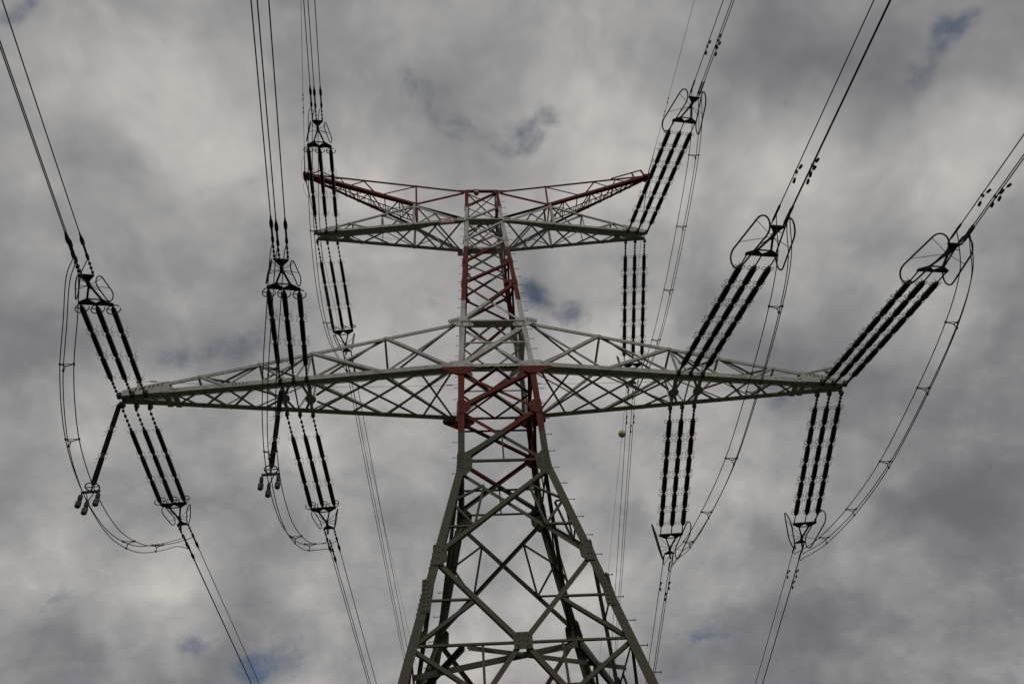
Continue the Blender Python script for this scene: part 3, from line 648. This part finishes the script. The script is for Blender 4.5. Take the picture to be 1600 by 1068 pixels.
def stadium(c, e1, e2, L, w, n=9):
    """closed racket-shaped loop, long axis e1"""
    r = w / 2; h = L / 2 - r; pts = []
    for i in range(n + 1): a = math.pi * (-.5 + i / n); pts.append(V(c) + e1 * (h + r * math.cos(a)) + e2 * (r * math.sin(a)))
    for i in range(n + 1): a = math.pi * (.5 + i / n); pts.append(V(c) + e1 * (-h + r * math.cos(a)) + e2 * (r * math.sin(a)))
    return pts
SP = .47
SETS = {}
def make_set(key, A, Q, left, label, group):
    A, Q = V(A), V(Q); d = (Q - A).normalized(); L = (Q - A).length; lat = Z.cross(d).normalized(); up = d.cross(lat)
    m = Matrix((d, lat, up)).transposed().to_4x4(); m.translation = A
    t = empty('insulator_set', m); tag(t, label, 'insulators', group)
    Lm = 4.7 if left else 6.65
    for q in (-SP, 0, SP):
        s = D.objects.new('insulator_string', FIT_L if left else FIT_R); COL.objects.link(s); s.parent = t; s.location = (L - Lm, q, 0)
        for i in range(3 if left else 6):
            u = D.objects.new('insulator_unit', U_L if left else U_R); COL.objects.link(u); u.parent = s
            u.location = ((1.0 + i * 1.22, 0, 0) if left else (.6 + i * .94, 0, 0))
    # yoke plates and A-frame
    b = MB(); zt = V((0, 0, .03))
    w = SP + .05
    for sg in (-1, 1):
        b.plate([V((L - .03, sg * w, 0)), V((L - .03, 0, 0)), V((L + .07, 0, 0)), V((L + .25, sg * .24, 0)), V((L + .08, sg * w, 0))][::sg], Z, .03)
        b.bar((L + .12, sg * .25, .015), (L + .78, sg * .03, .015), .06, .04)
    b.bar((L + .23, -.26, .015), (L + .23, .26, .015), .04, .03)
    obj('yoke_plate', b, 'yoke', t)
    b = MB(); b.box((L + .84, 0, .015), X * .13, Y * .05, Z * .035); b.box((L + .98, 0, .015), X * .08, Y * .035, Z * .06)
    ya = .23
    b.plate([V((L + 1.0, -.05, 0)), V((L + 1.0, .05, 0)), V((L + 1.2, ya, .05)), V((L + 1.25, ya, .05)), V((L + 1.25, -ya, .05)), V((L + 1.2, -ya, .05))], Z, .03)
    b.plate([V((L + 1.02, -.03, .04)), V((L + 1.02, .03, .04)), V((L + 1.24, .04, -.22)), V((L + 1.24, -.04, -.22))], X, .03)
    obj('bundle_plate', b, 'yoke', t)
    # racket-shaped grading loops, splayed either side
    for sg in (-1, 1):
        near = d.y < 0; sp_ = R(15 if left or not near else 11); roll = R(7) if near and not left else 0
        if left: c0, LL, ww, off, rt = L + .68, .92, .40, .40, .020
        else: c0, LL, ww, off, rt = L + .48, 1.98, .68, .56, .028
        e2 = V((0, sg * math.sin(R(4)) - math.sin(roll), math.cos(R(4)))).normalized(); e1 = V((-math.cos(sp_), sg * math.sin(sp_), 0)); e1 = (e1 - e2 * e1.dot(e2)).normalized()
        c = V((c0, sg * off, .06))
        b = MB(); b.tube(stadium(c, e1, e2, LL, ww), rt, 6, closed=True)
        hub = V((L + .82, 0, .02))
        for q, v in ((-.30, .5), (.18, .5), (-.12, -.5)): b.cyl(hub, c + e1 * (q * LL) + e2 * (v * ww), .010, n=5)
        obj('grading_loop', b, 'yoke', t)
    SETS[key] = dict(L=L, d=d, lat=lat, up=up, A=A, Q=Q, left=left)
    return t
ZO = 1.6
def zz_(p): return (p[0], p[1], p[2] + ZO)
GI = 'insulator sets hanging the line from the crossarms'
make_set('LON', zz_((-13.06, -.19, 20.55)), zz_((-12.70, -4.83, 19.89)), True, 'three black insulator strings rising up left from the left tip of the lower crossarm', GI)
make_set('LIN', zz_((-7.28, -.83, 20.55)), zz_((-6.84, -5.44, 19.81)), True, 'three black insulator strings rising from the middle of the left lower crossarm', GI)
make_set('LUN', zz_((-7.42, -.27, 31.45)), zz_((-7.15, -4.91, 30.83)), True, 'three black insulator strings in front of the left red horn, above the left upper crossarm', GI)
make_set('RUN', zz_((7.50, -.32, 31.45)), zz_((8.16, -6.69, 29.70)), False, 'three long segmented insulator strings rising from the right tip of the upper crossarm', GI)
make_set('RIN', zz_((7.26, -.89, 20.55)), zz_((7.79, -7.29, 18.85)), False, 'three long segmented insulator strings rising from the middle of the right lower crossarm', GI)
make_set('RON', zz_((13.06, -.27, 20.55)), zz_((13.48, -6.68, 18.84)), False, 'three long segmented insulator strings rising from the right tip of the lower crossarm', GI)
make_set('LOF', zz_((-13.09, .41, 20.55)), zz_((-12.68, 5.03, 19.86)), True, 'three black insulator strings slanting down right from the left tip of the lower crossarm', GI)
make_set('LIF', zz_((-7.30, .94, 20.55)), zz_((-6.90, 5.56, 19.85)), True, 'three black insulator strings hanging down behind the middle of the left lower crossarm', GI)
make_set('LUF', zz_((-7.46, .32, 31.45)), zz_((-7.08, 4.87, 30.39)), True, 'three thin black insulator strings hanging below the left tip of the upper crossarm', GI)
make_set('RUF', zz_((7.47, .46, 31.45)), zz_((7.98, 6.86, 29.77)), False, 'three segmented insulator strings hanging straight down below the right tip of the upper crossarm', GI)
make_set('RIF', zz_((7.30, .89, 20.55)), zz_((7.75, 7.41, 19.36)), False, 'three segmented insulator strings hanging down below the middle of the right lower crossarm', GI)
make_set('ROF', zz_((13.05, .34, 20.55)), zz_((13.54, 6.85, 19.32)), False, 'three segmented insulator strings hanging below the right tip of the lower crossarm', GI)

# ================================================================== CONDUCTORS
WN = {'LO': 'outer left', 'LI': 'inner left', 'LU': 'upper left', 'RU': 'upper right', 'RI': 'inner right', 'RO': 'outer right'}
LINES = {'LON': (5.3, 6.4), 'LIN': (6.0, 6.6), 'LUN': (4.5, 8.6), 'RUN': (5.6, 8.6), 'RIN': (4.3, 6.5), 'RON': (5.3, 6.5),
         'LOF': (4.5, 3.6), 'LIF': (4.4, 3.5), 'LUF': (3.9, 5.5), 'RUF': (4.2, 5.4), 'RIF': (3.8, 3.6), 'ROF': (4.5, 3.6)}
OFFS = [(-.2, .10, 'left'), (.2, .10, 'right'), (0.0, -.19, 'lowest')]
def line_pts(P, az, sl, sgn, length, span=320.0):
    u = V((math.sin(R(az)), sgn * math.cos(R(az)), 0)); m = math.tan(R(sl)); pts = []; s = 0
    while True:
        pts.append(P + u * s - Z * (m * s * (1 - s / span)))
        if s >= length: break
        s = min(length, s + (2 if s < 30 else 8))
    return pts, u, m
WIRE = {}
def clamp_left(b, p, d):
    b.tube([p - d * .62, p - d * .02], .016, 6)
    for s in (-.55, -.38, -.2): b.box(p + d * s, d * .045, d.cross(Z).normalized() * .03, Z * .03)
    b.lathe(p, d, [(-.05, .03), (0, .045), (.12, .05), (.2, .032), (.5, .032), (.56, .055), (.72, .058), (.85, .03), (.95, .022)], 10, sm=True)
def clamp_right(b, p, d):
    b.tube([p - d * .12, p + d * .02], .022, 6); b.lathe(p, d, [(0, .03), (.06, .034), (.5, .034), (.56, .024)], 10, sm=True)
for key, (az, sl) in LINES.items():
    S = SETS[key]; sgn = -1 if key[2] == 'N' else 1; left = S['left']
    base = S['Q'] + S['d'] * 1.22
    u = V((math.sin(R(az)), sgn * math.cos(R(az)), 0)); lat = V((math.cos(R(az)), -sgn * math.sin(R(az)) * 1, 0))
    if sgn > 0: lat = V((math.cos(R(az)), -math.sin(R(az)), 0))
    else: lat = V((math.cos(R(az)), math.sin(R(az)), 0))
    WIRE[key] = []
    for k, (oy, oz, nm) in enumerate(OFFS):
        lead = (.66 if left else .18) + (0 if oz > 0 else (.35 if left and sgn > 0 else .1))
        d0 = (u - Z * math.tan(R(sl))).normalized()
        p = base + lat * oy + Z * oz + d0 * lead
        pts, _, m = line_pts(p, az, sl, sgn, 150 if sgn < 0 else 260)
        b = MB(); b.tube(pts, .0165, 6)
        o = obj('conductor_wire', b, 'wire', org=p)
        side = 'overhead' if sgn < 0 else 'away behind the pylon'
        tag(o, f'{nm} wire of the {WN[key[:2]]} bundle running {side}', 'power line', f'{WN[key[:2]]} bundle {"overhead" if sgn < 0 else "behind"}')
        b = MB(); (clamp_left if left else clamp_right)(b, V((0, 0, 0)), d0); obj('dead_end_clamp', b, 'yoke', o)
        WIRE[key].append((p, d0))

# ---- jumper loops under the arms
def catmull(P, n=7):
    P = [V(p) for p in P]; P = [P[0] * 2 - P[1]] + P + [P[-1] * 2 - P[-2]]; out = []
    for i in range(1, len(P) - 2):
        for k in range(n):
            t = k / n; a, b_, c_, d_ = P[i - 1], P[i], P[i + 1], P[i + 2]
            out.append(.5 * ((2 * b_) + (c_ - a) * t + (2 * a - 5 * b_ + 4 * c_ - d_) * t * t + (3 * b_ - a - 3 * c_ + d_) * t ** 3))
    out.append(P[-2]); return out
JUMP = {
 'LO': [(-12.64, -6.4, 19.0), (-12.84, -5.3, 18.35), (-13.08, -3.9, 17.5), (-13.22, -2.2, 16.75), (-13.24, -.6, 16.38), (-13.2, 1.0, 16.3), (-13.18, 2.7, 16.6), (-13.0, 4.3, 17.25), (-12.8, 5.7, 18.3), (-12.66, 6.6, 19.1)],
 'LI': [(-6.66, -7.15, 18.85), (-6.83, -5.9, 18.15), (-7.06, -4.3, 17.4), (-7.28, -2.4, 16.75), (-7.40, -.6, 16.45), (-7.42, 1.1, 16.42), (-7.38, 2.8, 16.7), (-7.2, 4.5, 17.3), (-7.0, 6.0, 18.3), (-6.82, 7.1, 19.1)],
 'LU': [(-7.1, -6.6, 30.0), (-7.12, -5.4, 28.9), (-7.2, -3.4, 27.9), (-7.25, -1.0, 27.4), (-7.25, 1.2, 27.4), (-7.2, 3.4, 27.9), (-7.1, 5.3, 28.8), (-7.0, 6.7, 29.5)],
 'RO': [(13.58, -8.15, 18.1), (13.55, -7.5, 17.45), (13.52, -6.0, 17.0), (13.5, -3.5, 16.75), (13.5, 0.0, 16.7), (13.52, 3.2, 17.1), (13.55, 5.8, 17.72), (13.58, 7.3, 18.25), (13.62, 8.35, 18.7)],
 'RI': [(7.86, -8.75, 18.1), (7.83, -8.1, 17.4), (7.8, -6.7, 16.95), (7.78, -4.2, 16.65), (7.76, -.6, 16.5), (7.76, 2.9, 16.95), (7.78, 5.8, 17.65), (7.8, 7.4, 18.3), (7.84, 8.75, 18.75)],
 'RU': [(8.24, -8.05, 28.85), (8.2, -7.2, 28.0), (8.15, -5.6, 27.4), (8.1, -3.1, 27.05), (8.07, .1, 26.9), (8.03, 3.3, 27.05), (8.0, 5.3, 27.6), (8.03, 7.0, 28.4), (8.08, 8.2, 29.1)]}
SPACE = {'LO': [-4.2, -2.0, 3.5, 5.3], 'LI': [-4.2, -1.4, 3.6, 5.2], 'LU': [-2.6, 2.2], 'RO': [-6.0, -3.5, .0, 3.2, 5.9], 'RI': [-6.7, -3.6, -.6, 2.9, 5.7], 'RU': [-6.2, -3.2, .0, 3.0, 5.6]}
ORD = ['first', 'second', 'third', 'fourth', 'fifth']
CLIP = {'LO': 20.6, 'LI': 20.6, 'LU': 31.2, 'RO': 19.9, 'RI': 19.9, 'RU': 30.2}
for ph, mid in JUMP.items():
    mid = [V(zz_(p)) for p in mid]; curves = []
    for k, (oy, oz, nm) in enumerate(OFFS):
        (pa, da), (pb, db) = WIRE[ph + 'N'][k], WIRE[ph + 'F'][k]
        left = ph[0] == 'L'
        a = pa + da * (.0 if left else .45) - Z * .03; e = pb + db * (.15 if left else .45) - Z * .03
        if left: pts = [a]
        else: pts = [a, a - da * .12 + V((0, 0, -.02)) + Z * .08]
        pts += [p + X * oy + Z * (oz + .05) for p in mid]
        if not left: pts.append(e - db * .05 - Z * .16)
        pts.append(e)
        cv = catmull(pts); curves.append(cv)
        b = MB(); b.tube(cv, .0145, 6); o = obj('jumper_wire', b, 'wire', org=cv[len(cv) // 2])
        tag(o, f'{nm} wire of the {WN[ph]} jumper loop slung below its crossarm', 'jumper cable', f'{WN[ph]} jumper loop')
    for q, f in enumerate(SPACE[ph]):
        def cross(cv):
            c_ = [p_ for p_ in cv]
            for p_, q_ in zip(c_, c_[1:]):
                if (p_.y - f) * (q_.y - f) <= 0 and abs(p_.y - q_.y) > 1e-6 and p_.z < CLIP[ph]: return p_.lerp(q_, (f - p_.y) / (q_.y - p_.y))
            return min(cv, key=lambda p_: abs(p_.y - f))
        pts3 = [cross(cv) for cv in curves]
        c = (pts3[0] + pts3[1] + pts3[2]) / 3
        b = MB()
        for p in pts3: b.cyl(c, p, .016, n=6)
        b.cyl(pts3[0], pts3[1], .012, n=6)
        o = obj('bundle_spacer', b, 'yoke', org=c)
        for p in pts3:
            b = MB(); b.box(p - c, X * .024, Y * .035, Z * .024); obj('spacer_clamp', b, 'yoke', o, org=p - c)
        tag(o, f'{ORD[q]} spacer counted from the near end of the {WN[ph]} jumper loop', 'spacer', 'spacers holding the jumper loops apart')

# ---- weighted pilot strings steadying the left jumper loops
def pilot(A, B, label):
    A, B = V(A), V(B); d = (B - A).normalized(); lat = d.cross(Y).normalized(); fw = lat.cross(d)
    m = Matrix((d, lat, fw)).transposed().to_4x4(); m.translation = A
    t = empty('pilot_insulator', m); tag(t, label, 'insulators', 'pilot insulators steadying the left jumpers')
    L = (B - A).length; uL = (L - .2) / 3; s = MB(); s.cyl((0, 0, 0), (.16, 0, 0), .03); s.cyl((0, 0, 0), (L, 0, 0), .02)
    for i in range(3):
        x0 = .12 + i * uL
        s.cyl((x0 - .05, 0, 0), (x0 + .05, 0, 0), .045)
        if i:
            for x in (x0 - .08, x0 + .1):
                for q in (-1, 1): ring(s, (x, q * .1, 0), X, Y, .055, .007, 0, 300, 10)
                s.tube([(x, -.02, 0), (x - .03, -.16, .1), (x + .02, -.22, .14), (x - .02, -.34, .2)], .006, 4)
    s.tube([(.1, 0, 0), (.0, -.12, .1), (.06, -.24, .14), (.05, -.36, .2)], .006, 4)
    ring(s, (L - .02, 0, 0), Y, Z, .21, .022, 0, 360, 22); s.bar((L - .02, -.21, 0), (L - .02, .21, 0), .03, .02)
    st = obj('insulator_string', s, 'yoke', t)
    for i in range(3):
        u = D.objects.new('insulator_unit', U_L); COL.objects.link(u); u.parent = st; u.location = (.12 + i * uL + .02, 0, 0); u.scale = ((uL - .06) / 1.12, 1, 1)
    b = MB(); b.box((L + .18, 0, 0), X * .035, Y * .28, Z * .03); b.cyl((L, 0, 0), (L + .2, 0, 0), .03)
    for q in (-1, 1): b.bar((L + .2, q * .12, 0), (L + .6, 0, .0), .025)
    for (y_, x_) in ((-.26, .25), (.26, .25), (0, .55)): b.cyl((L + x_ - .05, y_, 0), (L + x_ + .32, y_, 0), .022); b.box((L + x_ + .14, y_, 0), X * .09, Y * .05, Z * .06)
    obj('jumper_yoke', b, 'yoke', t)
    for (y_, x_) in ((-.26, .52), (.26, .52), (0, .82)):
        b = MB(); x0 = L + x_
        b.lathe((x0, y_, 0), X, [(0, .03), (.015, .075), (.04, .09), (.12, .09), (.125, .082), (.135, .09), (.21, .09), (.24, .07), (.25, .03)], 10, sm=False); obj('counterweight', b, 'weight', t)
pilot(zz_((-13.5, .0, 20.5)), zz_((-13.13, -.05, 16.55)), 'single slanting insulator with grey weights below the left tip of the lower crossarm')
pilot(zz_((-7.75, -.55, 20.5)), zz_((-7.50, -.45, 16.75)), 'single insulator with grey weights hanging below the middle of the left lower crossarm')

# ---- Stockbridge dampers on the right-hand wires
def damper_parts(root):
    b = MB(); b.box((0, 0, -.03), X * .025, Y * .03, Z * .055); obj('damper_clamp', b, 'yoke', root)
    b = MB(); b.tube([(0, -.24, -.13), (0, -.1, -.085), (0, .1, -.085), (0, .24, -.13)], .006, 5); obj('messenger_cable', b, 'yoke', root)
    for q in (-1, 1):
        b = MB(); b.lathe((0, q * .15, -.105), V((0, q, -.3)), [(0, .022), (.02, .038), (.12, .04), (.15, .03)], 8, sm=True); obj('damper_weight', b, 'yoke', root)
dproto = None; n_d = 0
def place_damper(p, d, label):
    global dproto, n_d
    lat = d.cross(Z).normalized(); up = lat.cross(d); m = Matrix((lat, d, up)).transposed().to_4x4(); m.translation = p
    if dproto is None:
        r_ = empty('vibration_damper', m); damper_parts(r_); dproto = r_
    else:
        r_ = dproto.copy(); COL.objects.link(r_); r_.matrix_world = m
        for ch in dproto.children:
            c_ = ch.copy(); COL.objects.link(c_); c_.parent = r_
    tag(r_, label, 'vibration damper', 'dumbbell dampers on the right wires'); n_d += 1
for key, dist in (('RUN', 2.0), ('RIN', 1.7), ('RON', 1.6), ('RUF', 2.3), ('RIF', 2.0), ('ROF', 1.9)):
    for k, (p, d) in enumerate(WIRE[key]):
        place_damper(p + d * (dist + (.0, .0, .28)[k]) - Z * .016, d, f'dumbbell damper on the {OFFS[k][2]} {WN[key[:2]]} wire {"overhead" if key[2] == "N" else "behind the pylon"}')

# ---- earth wires on the horns
for sx, sgn, az, sl, lab in ((-1, -1, 7.0, 5.2, 'thin earth wire running overhead from the left red horn'), (1, -1, 3.6, 4.0, 'thin earth wire running overhead from the right red horn'),
                             (-1, 1, 4.6, 2.2, 'thin earth wire running away behind from the left red horn'), (1, 1, 3.5, 1.6, 'thin earth wire running away behind from the right red horn')):
    p = V((sx * (XH + .1), sgn * .3, ZH - .0)); pts, u, m = line_pts(p, az, sl, sgn, 150 if sgn < 0 else 260)
    b = MB(); b.tube(pts, .010, 6); o = obj('earth_wire', b, 'wire', org=p); tag(o, lab, 'earth wire', 'earth wires on the horns')
    d0 = (u - Z * m).normalized(); b = MB(); b.lathe((0, 0, 0), d0, [(-.2, .02), (.0, .03), (.4, .026), (.9, .02), (1.6, .016)], 8, sm=True); obj('dead_end_clamp', b, 'yoke', o)
    if sgn < 0:
        for s in (3.4, 4.1):
            for q in (0, .22): 
                b = MB(); c = d0 * (s + q) - Z * .02; b.lathe(c, d0, [(0, .01), (.02, .028), (.11, .028), (.13, .01)], 8, sm=True); obj('damper_weight', b, 'yoke', o)
    # bonding tail looping down to the horn
    b = MB(); b.tube(catmull([V((0, 0, 0)) + d0 * 1.0, d0 * .6 + V((-sx * -.12, 0, -.3)), V((sx * .06, -sgn * .1, -.55)), V((-sx * .2, -sgn * .25, -.2))]), .008, 5); obj('bonding_tail', b, 'wire', o)
    if sx > 0 and sgn > 0:
        c = p + u * 19.7 - Z * (m * 19.7 * (1 - 19.7 / 320)); b = MB()
        b.lathe(c - Z * .27, Z, [(.27 - .27 * math.cos(math.pi * i / 16), max(.004, .27 * math.sin(math.pi * i / 16))) for i in range(17)], 24, sm=True)
        ring(b, c, X, Z, .272, .006, 0, 360, 32)
        tag(obj('marker_ball', b, 'ball', org=c), 'small tan marker ball on the thin wire behind the right crossarms', 'marker ball')
